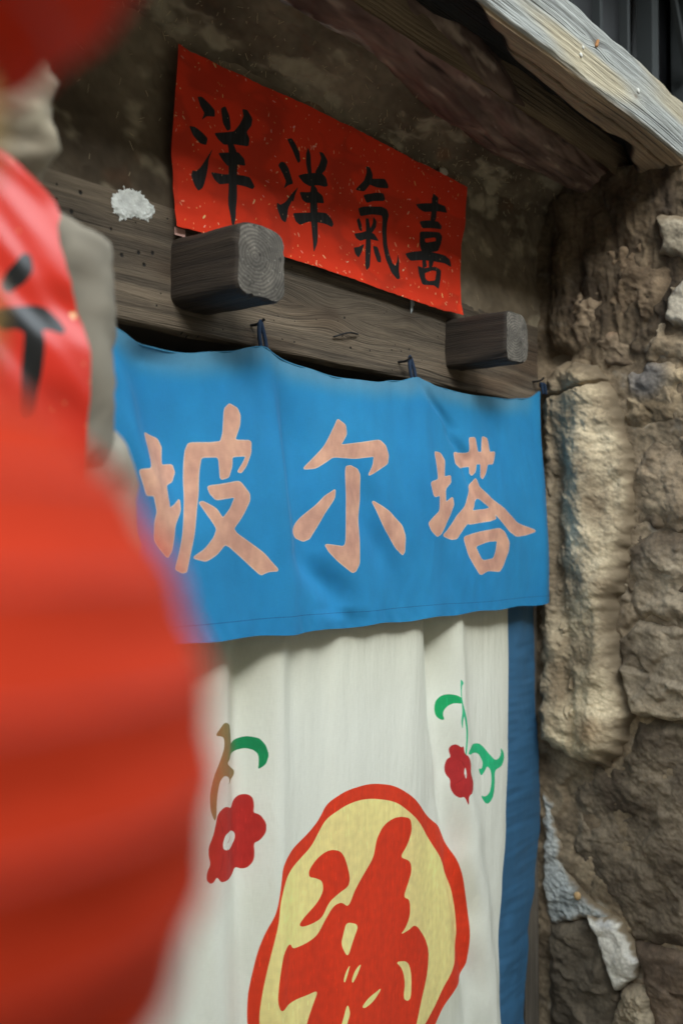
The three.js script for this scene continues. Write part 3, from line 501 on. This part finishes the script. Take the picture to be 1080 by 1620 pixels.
jambStone('whitewash_lump', 'lump', { fade: .004, seed: 105, h: .034, round: .02, fac: 1, rough: .012, chip: .008, c0: [.48, .46, .4], c1: [.64, .62, .56], tint: (c, z, y, n) => mixc(c, [.36, .38, .42], sstep(.1, .3, n) * .5) });
jambStone('grey_mortar', 'strip', { fade: .014, seed: 111, h: .014, round: .018, rough: .012, chip: .006, fine: .007, wob: .01, c0: [.3, .33, .33], c1: [.5, .52, .5], tint: (c, z, y) => mixc(c, [.13, .13, .12], sstep(.15, .4, fbm(z * 60, y * 60, 9, 3) + .6 * (z - .03 - (1 - y) * .3)) * .6) });
{ const b = new THREE.IcosahedronGeometry(.009, 3); b.scale(.7, 1, .9); put('pebble', b, std({ color: rgb(.5, .33, .16) }), rightWall, [XJ - .02, .79, .093]); }

// free-standing rubble for the fronts of both walls
function rubble(w, h, d, seed, n = 14) {
  const b = mergeVertices(new THREE.BoxGeometry(2, 2, 2, n, n, Math.max(3, n >> 1)).deleteAttribute('uv').deleteAttribute('normal')), p = b.attributes.position, c = [], r = rng(seed), warm = r(), lum = mix(.75, 1.2, r());
  for (let i = 0; i < p.count; i++) {
    let x = p.getX(i), y = p.getY(i), z = p.getZ(i); const k = Math.pow(Math.pow(Math.abs(x), 7) + Math.pow(Math.abs(y), 7) + Math.pow(Math.abs(z), 7), -1 / 7); x *= k; y *= k; z *= k;
    const f = 1 + .12 * fbm(x * 1.8 + seed, y * 1.4, z * 1.4, 4) + .03 * ridge(x * 3 + seed, y * 3, z * 3, 3); p.setXYZ(i, x * f * w / 2, y * f * h / 2, z * f * d / 2);
    const t = clamp(.5 + fbm(x * 1.7 + seed, y * 1.7, z * 1.7, 5)); c.push(...mulc(mixc([.17, .14, .1], mixc([.36, .31, .22], [.36, .35, .31], warm), t), lum * (1 + .25 * noise(x * 9, y * 9, z * 9 + seed))));
  }
  b.setAttribute('color', new THREE.Float32BufferAttribute(c, 3)); b.computeVertexNormals(); return b;
}
{ // front of the right wall
  const r = rng(12); let y = .02, row = 0;
  while (y < 2.2) { const h = Math.min(mix(.16, .28, r()), 2.3 - y); let x = XJ + .01; while (x < 4.3) { const w = mix(.2, .46, r()); put('stone', rubble(w - .015, h - .015, .22, 200 + row * 17 + Math.floor(x * 10), 10), vcol, rightWall, [x + w / 2, y + h / 2, .29 + .02 * r()]); x += w; } y += h; row++; }
}
// ---------------------------------------------------------------- the left wall
const leftWall = thing('stone_wall', 'grey beige stone wall end at the left of the doorway, behind the hanging red couplet', 'wall');
{
  const core = new THREE.BoxGeometry(2.1, 2.46, .5, 8, 8, 4); core.translate(-.54, 1.23, .06); put('rubble_core', core, std({ color: rgb(.24, .2, .15) }), leftWall);
  const S = [[.545, 1.845, .6, 1.62], [.0, 1.87, .535, 2.0]], r = rng(44);
  const st = (x0, y0, x1, y1, s, n = 22) => put('stone', rubble(x1 - x0, y1 - y0, .3, s, n), vcol, leftWall, [(x0 + x1) / 2, (y0 + y1) / 2, .25 + .01 * r()]);
  st(.27, 1.59, .612, 1.842, 301); st(.25, 1.42, .65, 1.66, 302); st(.3, 1.2, .63, 1.43, 303); st(.22, .98, .59, 1.19, 304); st(.3, .76, .6, .97, 305); st(.25, .5, .6, .75, 306); st(.28, .25, .59, .49, 307); st(.2, .01, .6, .24, 308);
  st(.28, 1.85, .55, 1.985, 309); st(.22, 1.97, .5, 2.2, 310); st(.26, 2.21, .5, 2.4, 311);
  let y = .02, row = 0; while (y < 2.25) { const h = Math.min(mix(.17, .27, r()), 2.45 - y); let x = .2; while (x > -1.5) { const w = mix(.2, .45, r()); st(x - w, y, x - .012, y + h - .012, 400 + row * 23 + Math.floor(-x * 10), 9); x -= w; } y += h; row++; }
}

// ---------------------------------------------------------------- door frame and leaves behind the curtain
{
  const door = thing('wooden_door', 'dark old wooden door frame and leaves behind the curtain', 'door');
  const tx = woodTex(1024, 128, 1.86, .16, { seed: 90, ring: 90, crack: .8, color: (t, u, v, b) => mulc(mixc([.075, .062, .048], [.19, .165, .13], t), 1 + b) });
  const post = (x0, x1, z0, z1) => { const b = new THREE.BoxGeometry(1.855, x1 - x0, z1 - z0); b.rotateZ(Math.PI / 2); b.translate((x0 + x1) / 2, .928, (z0 + z1) / 2); return b; };
  put('post', post(2.045, 2.105, -.1, -.004), std({ ...tx, bumpScale: .003 }), door); put('post', post(.62, .7, -.1, -.004), std({ ...tx, bumpScale: .003 }), door);
  const dk = std({ ...tx, bumpScale: .003, color: rgb(.5, .45, .4) });
  for (let i = 0; i < 8; i++) { const w = (2.045 - .7) / 8, b = new THREE.BoxGeometry(1.855, w - .004, .03); b.rotateZ(Math.PI / 2); b.translate(.7 + w * (i + .5), .928, -.12 + .003 * (i % 2)); put('plank', b, dk, door); }
  const th = new THREE.BoxGeometry(1.5, .09, .16); th.translate(1.36, .045, -.04); put('threshold', th, std({ color: rgb(.13, .11, .085) }), door);
}

// ---------------------------------------------------------------- cloth and paper
const weave = (x, y, k) => noise(x * .9, y * .06, k) * .5 + noise(x * .06, y * .9, k + 9) * .5;
function tone(c, f) { pixels(c, (d, o, x, y) => { const q = f(x, y, d, o); for (let i = 0; i < 3; i++) d[o + i] = clamp(d[o + i] * (Array.isArray(q) ? q[i] : q), 0, 255); d[o + 3] = 255; }); }

// blue valance
const VX0 = .76, VX1 = 2.11, VY0 = 1.395, VY1 = 1.895;
{
  const val = thing('blue_valance', 'blue cotton door valance with three salmon painted characters, hung from four loops', 'valance');
  const W = 2048, H = 776, c = canvas(W, H), g = c.getContext('2d'), X = (x) => (x - VX0) / (VX1 - VX0) * W, Y = (y) => (VY1 - y) / (VY1 - VY0) * H;
  g.fillStyle = '#1a82ba'; g.fillRect(0, 0, W, H);
  const topY = (x) => lerpPts(VTOP, x);
  tone(c, (x, y, d, o) => { // soil; top band paled by wear and by painted-in light through the cloth
    const u = x / W * (VX1 - VX0) + VX0, v = VY1 - y / H * (VY1 - VY0), s = topY(u) - v, n = fbm(u * 6, v * 6, 2, 4), fade = sstep(.045, .004, s + .02 * n) * sstep(.004, .03, 1.868 - topY(u) + .012), st = fbm(u * 14, v * 3, 8, 3);
    d[o] = mix(d[o] + 12 * n, 96, fade * .75); d[o + 1] = mix(d[o + 1] + 12 * n, 142, fade * .75); d[o + 2] = mix(d[o + 2] + 8 * n, 168, fade * .75); return 1 + .09 * st;
  });
  const mm = 1 / 1000 * W / (VX1 - VX0);
  for (const s of VALG_P) paint(g, s, X, Y, '#cd9c86', '#dcbba8', 2.6 * mm);
  // hem stitching
  g.strokeStyle = 'rgba(10,50,100,.75)'; g.lineWidth = .9 * mm; g.setLineDash([3.4 * mm, 1 * mm]); g.beginPath(); for (let x = 0; x <= W; x += 8) { const yy = Y(1.4365 + .0012 * Math.sin(x / 90)); x ? g.lineTo(x, yy) : g.moveTo(x, yy); } g.stroke(); g.setLineDash([]);
  tone(c, (x, y, d, o) => { const u = x / W * 1.35, v = y / H * .5, n = fbm(u * 22, v * 22, 4, 4), paintArea = d[o] > 150 ? 1 : 0; const b = 1 + .05 * weave(x, y, 1) + (paintArea ? .2 * n + .04 * noise(u * 120, v * 60, 3) : .05 * n); return [b, b * (1 + paintArea * .05 * n), b]; });
  const bump = canvas(1024, 388); pixels(bump, (d, o, x, y) => { const u = x / 1024 * 1.32, v = y / 388 * .5; let h = .5 + .3 * ridge(u * 11 + .6 * fbm(u * 5, v * 5, 1, 2), v * 2.2, 3, 4) - .15 + .16 * noise(u * 46 + v * 22, v * 10, 6) * sstep(.3, .46, v) + .1 * fbm(u * 60, v * 30, 2, 3); d[o] = d[o + 1] = d[o + 2] = clamp(h) * 255; d[o + 3] = 255; });
  const m = new THREE.MeshPhysicalMaterial({ map: ctex(c), bumpMap: ctex(bump, false), bumpScale: .003, roughness: .85, sheen: .25, sheenColor: rgb(.3, .5, .7), sheenRoughness: .6 });
  const bot = (x) => 1.4105 + .006 * sstep(1.3, 2.05, x) * 1.6 + .0015 * Math.sin(x * 40);
  const cloth = (off) => sheet(span(0, 1, 1 / 330), span(0, 1, 1 / 150), (s, t) => {
    const xr = lerpPts(VRIGHT, mix(1.415, 1.885, t)), x = mix(.78, xr, s), y = mix(bot(x), topY(x), t);
    let z = valZ(x, y) +   .0075 * fbm(x * 6, y * 2.2, 5, 3) + .003 * noise(x * 17 + y * 8, y * 5, 8) + .0022 * ridge(x * 15 + .5 * noise(x * 6, y * 6, 1), y * 3, 3, 2);
    const hem = sstep(1.45, 1.415, y); z += hem * (.0008 * Math.sin(x * 190 + 9 * noise(x * 8, 1, 1) + y * 120) * (.5 + noise(x * 9, 5, 1)) + .003 * noise(x * 14, 2, 2));
    z -= .008 * sstep(.965, 1, s) ** 2;
    return { p: [x, y, z - off] };
  }, false, (s, t, v) => [(v.p[0] - VX0) / (VX1 - VX0), (v.p[1] - VY0) / (VY1 - VY0)]);
  put('cloth', cloth(0), m, val);
  const dark = std({ color: rgb(.006, .022, .055), roughness: .9 });
  for (const [x, yt] of [[.8, 1.853], [1.182, 1.852], [1.583, 1.855], [2.082, 1.885]]) {
    const pts = [[x - .004, yt - .004, .03], [x - .003, yt + .022, .024], [x + .003, 1.897, .02], [x + .007, yt + .02, .026], [x + .006, yt - .004, .032]].map((q) => new THREE.Vector3(...q));
    const t = new THREE.TubeGeometry(new THREE.CatmullRomCurve3(pts), 24, .0034, 8); put('hanging_loop', t, dark, val);
  }
  const cord = new THREE.TubeGeometry(new THREE.CatmullRomCurve3(span(.785, 2.075, .03).map((x) => new THREE.Vector3(x, topY(x) - .0005, valZ(x, topY(x)) - .001))), 120, .0016, 6);
  put('top_seam', cord, std({ color: rgb(.03, .17, .3) }), val);
}

// white curtain with a blue border
const CX0 = .74, CX1 = 2.08, CY0 = .06, CY1 = 1.46;
{
  const cur = thing('white_curtain', 'off-white cotton door curtain painted with red flowers and a red and yellow fortune medallion', 'curtain');
  const W = 2048, H = 2048, c = canvas(W, H), g = c.getContext('2d'), X = (x) => (x - CX0) / (CX1 - CX0) * W, Y = (y) => (CY1 - y) / (CY1 - CY0) * H;
  g.fillStyle = '#e9ece1'; g.fillRect(0, 0, W, H);
  const cols = ['#e23c1a', '#faeb9c', '#e43a16', '#e43a16', '#b92a24', '#838151', '#12955a', '#16a865', '#3cbf8c', '#25bf82', '#b52a2c'];
  CURG_P.forEach((s, i) => paint(g, s, X, Y, cols[i] || '#888', null, 0, .42));
  // the stem's olive runs into the arc
  { const gr = g.createLinearGradient(X(1.123), 0, X(1.176), 0); gr.addColorStop(0, '#838151'); gr.addColorStop(1, '#0f8f56'); paint(g, CURG_P[6], X, Y, gr); }
  // darker second coat on the right-hand petals, thin strokes between petals
  g.save(); g.globalAlpha = .28; g.strokeStyle = '#7c1414'; g.lineWidth = 3.5; g.lineCap = 'round';
  for (const [x0, y0, x1, y1] of [[1.117, 1.118, 1.108, 1.142], [1.131, 1.1, 1.147, 1.104], [1.13, 1.09, 1.142, 1.07], [1.118, 1.086, 1.112, 1.062], [1.747, 1.118, 1.739, 1.13], [1.75, 1.1, 1.735, 1.085]]) { g.beginPath(); g.moveTo(X(x0), Y(y0)); g.quadraticCurveTo(X((x0 + x1) / 2 + .003), Y((y0 + y1) / 2), X(x1), Y(y1)); g.stroke(); }
  g.restore();
  tone(c, (x, y, d, o) => {
    const u = x / W * 1.34, v = y / H * 1.4, n = fbm(u * 9, v * 3.5, 2, 4), isPaint = d[o] - d[o + 2] > 40 || d[o + 1] - d[o] > 30, thr = weave(x, y, 3), br = noise(x * .16, y * .012, 6);
    let b = 1 + .035 * thr + (isPaint ?   .1 * n + .025 * br + .05 * noise(x * .05, y * .05, 2) : .03 * n); const scr = isPaint && noise(x * .35, y * .03, 12) > .5 ? 1.12 : 1; b *= scr;
    const soil = sstep(.1, .4, fbm(u * 3.2, v * 2, 21, 4)) * .07 + .05 * sstep(.18, .0, v - .06); return isPaint ? [b, b * (1 + .05 * n), b] : [b * (1 - soil), b * (1 - soil * 1.1), b * (1 - soil * 1.6)];
  });
  const bump = canvas(1024, 1024); pixels(bump, (d, o, x, y) => { const u = x / 1024 * 1.34, v = y / 1024 * 1.4; d[o] = d[o + 1] = d[o + 2] = clamp(.5 + .22 * ridge(u * 16, v * 4 + u * 2, 5, 3) - .1 + .25 * noise(u * 30, v * 5, 3) + .18 * noise(u * 90, v * 14, 4) + .08 * noise(u * 300, v * 60, 9)) * 255; d[o + 3] = 255; });
  const m = std({ map: ctex(c), bumpMap: ctex(bump, false), bumpScale: .004, roughness: .92 });
  const xe = (y) => lerpPts(CEDGE, y), xb = (y) => lerpPts(CBORD, y);
  const wav = (x, y) => .005 * fbm(x * 7, y * 1.8, 4, 3) + .0016 * noise(x * 26, y * 5, 2);
  put('cloth', sheet(span(0, 1, 1 / 300), span(.07, 1.455, .006), (s, y) => { const x = mix(.76, xe(y), s); return { p: [x, y, curZ(x, y) + wav(x, y)] }; }, false, (s, y, v) => [(v.p[0] - CX0) / (CX1 - CX0), (y - CY0) / (CY1 - CY0)]), m, cur);
  const bl = new THREE.MeshPhysicalMaterial({ color: rgb(.032, .125, .25), roughness: .65, sheen: .3, sheenColor: rgb(.3, .45, .7), sheenRoughness: .5, vertexColors: true });
  put('border', sheet(span(0, 1, 1 / 40), span(.07, 1.455, .003), (s, y) => {
    const x = mix(xe(y) - .001, xb(y), s), base = curZ(xe(y), y); const tw = Math.sin(s * Math.PI);
    const pk = sstep(0, .25, s) * .0035 * noise(y * 30, s * 1.2, 3) * (1 - s * .6) + .0016 * noise(y * 75, s * 1.6, 7) * (1 - s * .4) + .004 * fbm(y * 9, s * 2, 2, 3);
    const z = base - .001 - .008 * s + .014 * tw * (.4 + .8 * noise(y * 3, 2, 2)) + pk, k = 1 + .12 * fbm(x * 20, y * 8, 3, 3); return { p: [x, y, z], c: [k, k, k] };
  }), bl, cur);
}

// red banner
{
  const ban = thing('red_banner', 'gold-flecked red paper banner with four black brush characters over the lintel', 'banner');
  const X0 = 1.0, X1 = 1.81, Y0 = 1.99, Y1 = 2.29, W = 1800, H = 666, c = canvas(W, H), g = c.getContext('2d'), X = (x) => (x - X0) / (X1 - X0) * W, Y = (y) => (Y1 - y) / (Y1 - Y0) * H;
  g.fillStyle = '#e63408'; g.fillRect(0, 0, W, H);
  const r = rng(8); // gold flecks
  for (let i = 0; i < 430; i++) { const x = r() * W, y = r() * H, s = mix(1.2, 3.4, r() * r()) * 2.9, a = r() * 3; g.save(); g.translate(x, y); g.rotate(a); g.fillStyle = `rgba(${240 + r() * 10 | 0},${160 + r() * 60 | 0},${130 + r() * 50 | 0},${.55 + .45 * r()})`; g.beginPath(); g.ellipse(0, 0, s * .45, s * mix(.7, 1.6, r()), 0, 0, 6.3); g.fill(); g.restore(); }
  for (const s of BAN_P) paint(g, s, X, Y, '#181b1d');
  for (let i = 0; i < 160; i++) { const x = r() * W, y = r() * H, s = mix(2.4, 6.5, r() * r()); g.fillStyle = `rgba(245,190,140,${.5 + .4 * r()})`; g.fillRect(x, y, s * .8, s * 1.5); }
  tone(c, (x, y, d, o) => { const u = x / W * .81, v = y / H * .3, ink = d[o] < 70, n = fbm(u * 12, v * 12, 1, 3); const v2 = .5 + .5 * noise(u * 30, v * 6, 5); return ink ? 1 + 1.6 * clamp(noise(x * .07, y * .012, 3) + .15) * v2 : 1 + .1 * n - .1 * sstep(.25, .45, ridge(u * 5, v * 9, 8, 3) - .2); });
  const m = std({ map: ctex(c), roughness: .85 });
  const gg = sheet(span(0, 1, 1 / 200), span(0, 1, 1 / 80), (s, t) => {
    const xl = lerpPts([[0, 1.016], [.22, 1.015], [.4, 1.008], [1, 1.013]], t), xr = lerpPts([[0, 1.765], [.5, 1.772], [.75, 1.79], [1, 1.797]], t), x = mix(xl, xr, s), y = mix(2.008 + .004 * Math.sin(s * 5) + .0014 * noise(s * 45, 3, 1), 2.272 + .006 * Math.sin(s * 3.1) + .002 * noise(s * 20, 1, 1) + .0012 * noise(s * 70, 2, 1), t);
    let z = .012 + .0035 * noise(x * 6, y * 6, 3) + .0012 * ridge(x * 9 + y * 5, y * 7, 2, 3) + .0012 * noise(x * 22, y * 14, 5) + .004 * sstep(.1, 0, t) + .008 * sstep(.9, 1, s) * sstep(.35, 0, t) + .006 * sstep(.05, 0, s) * sstep(.4, .9, t) - .004 * Math.exp(-(((t - .22) / .06) ** 2)) * sstep(.4, 0, s);
    z += .002 * Math.sin((x * 60 + y * 40)) * sstep(.88, 1, s) * sstep(.4, 0, t);
    return { p: [x, y, z] };
  }, false, (s, t, v) => [(v.p[0] - X0) / (X1 - X0), (v.p[1] - Y0) / (Y1 - Y0)]);
  put('paper', gg, m, ban);
  for (const [x, y, w] of [[1.03, 2.0035, .02], [1.193, 2.0, .03]]) { const b = new THREE.BoxGeometry(w, .011, .0012); put('paper_tab', b, std({ color: rgb(.62, .38, .33) }), ban, [x, y, .0065]); }
}

// red couplet at the left wall end
{
  const cp = thing('red_couplet', 'crumpled glossy red paper couplet with black strokes hanging on the left wall end', 'paper couplet');
  const X0 = .25, X1 = .56, Y0 = .9, Y1 = 1.95, W = 620, H = 2048, c = canvas(W, H), g = c.getContext('2d'), X = (x) => (x - X0) / (X1 - X0) * W, Y = (y) => (Y1 - y) / (Y1 - Y0) * H;
  g.fillStyle = '#d42c1a'; g.fillRect(0, 0, W, H);
  const r = rng(18); for (let i = 0; i < 160; i++) { g.fillStyle = 'rgba(250,200,140,.8)'; g.fillRect(r() * W, r() * H, 3, 4); } g.fillStyle = 'rgba(255,215,160,.95)'; for (const [x, y] of [[.526, 1.737], [.538, 1.62]]) { g.beginPath(); g.arc(X(x), Y(y), 6, 0, 6.3); g.fill(); }
  for (const s of [COUP_P[0], COUP_P[1]]) paint(g, s, (x) => X(x + .006), Y, '#101214', '#101214', 14);
  const m = new THREE.MeshPhysicalMaterial({ map: ctex(c), roughness: .3, clearcoat: .6, clearcoatRoughness: .35 });
  const E = poly(COUP_P[2]).map(([x, y]) => [y, x - .007]).reverse(), top = poly(COUP_P[2]).slice(0, 5).map(([x, y]) => [x, y]);
  const gg = sheet(span(0, 1, 1 / 60), span(0, 1, 1 / 200), (s, t) => {
    const y0 = 1.0, x0 = .27, y1 = 1.868; let y = mix(y0, y1, t), xr = lerpPts([[1.0, .53], [1.55, .535], ...E], y), x = mix(x0, xr, s);
    y -= Math.max(0, x - .47) * .38 * sstep(.85, 1, t);
    const z = .424 + .034 * sstep(1.86, 1.66, y) * sstep(1.5, 1.64, y) * (1 - .3 * s) + .008 * noise(x * 9 + y * 5, y * 9, 3) + .004 * noise(x * 26 + y * 22, y * 16, 6) + .006 * noise(y * 26, x * 9, 2) * sstep(.75, 1, s);
    return { p: [x, y, z] };
  }, false, (s, t, v) => [(v.p[0] - X0) / (X1 - X0), (v.p[1] - Y0) / (Y1 - Y0)]);
  put('paper', gg, m, cp);
}

// ---------------------------------------------------------------- two red lanterns on one string, close to the lens
function lantern(label, p) {
  const t = thing('red_lantern', label, 'lantern', p, 'red lanterns strung one above the other');
  const R = .0814, B = .0913, N = 96, folds = 10, y0 = -B * .93, y1 = B * .93;
  const prof = (y) => R * Math.sqrt(Math.max(0, 1 - (y / B) ** 2));
  const red = new THREE.MeshPhysicalMaterial({ color: rgb(.57, .042, .014), roughness: .75, specularIntensity: .12, vertexColors: true });
  const body = sheet(Array.from({ length: N + 1 }, (_, i) => i), span(0, 1, 1 / 150), (i, k) => {
    const a = i / N * Math.PI * 2, th = mix(-1, 1, k) * Math.asin(.93), y = B * Math.sin(th), f = (k * folds) % 1, w = Math.sin(f * Math.PI) ** 2, r = prof(y) * (1 - .0) - .0014 * (w) + .0012 * noise(Math.cos(a) * 6, Math.sin(a) * 6, k * 40) * w;
    const q = 1 + .06 * noise(Math.cos(a) * 3, Math.sin(a) * 3, k * 9); return { p: [r * Math.cos(a), y, -r * Math.sin(a)], c: [q, q, q] };
  });
  put('fabric_body', body, red, t);
  const wire = std({ color: rgb(.4, .03, .015), roughness: .6 });
  for (let i = 1; i < folds; i++) { const y = B * Math.sin(mix(-1, 1, i / folds) * Math.asin(.93)), g = new THREE.TorusGeometry(prof(y) - .0006,   .0011, 6, 64); g.rotateX(Math.PI / 2); put('rib', g, wire, t, [0, y, 0]); }
  const cap = std({ color: rgb(.55, .33, .06), roughness: .4, metalness: .5 });
  for (const s of [-1, 1]) { const q = prof(B * .93) + .003, g = new THREE.LatheGeometry([[0, 0], [q, 0], [q + .002, .004], [q + .002, .016], [q - .003, .02], [q * .5, .02], [0, .018]].map((v) => new THREE.Vector2(...v)), 48); if (s < 0) g.rotateX(Math.PI); put('cap', g, cap, t, [0, s * B * .925, 0]); }
  const cord = new THREE.CylinderGeometry(  .0018, .0018, .024, 8); put('cord', cord, wire, t, [0, B * .925 + .02 + .009, 0]);
  return t;
}
lantern('large red pleated lantern filling the lower left foreground, out of focus', [.0966, 1.5014, .934]);
lantern('dark red lantern bottom at the top left corner, hanging above the large lantern', [.0966, 1.7306, .934]);
{ const br = thing('iron_bracket', 'iron wall bracket holding the string of lanterns at the left', 'bracket', [.0966, 1.864, .4]); const m = std({ color: rgb(.03, .03, .03), metalness: .6, roughness: .5 }); const c = (pts, r) => new THREE.TubeGeometry(new THREE.CatmullRomCurve3(pts.map((q) => new THREE.Vector3(...q))), 20, r, 8); put('arm', c([[0, 0, -.06], [0, .01, .15], [0, .01, .55]], .007), m, br); put('hook', c([[0, .01, .534], [0, -.01, .54], [0, -.02, .534], [0, -.03, .534]], .004), m, br); }

renderer.render(scene, camera);
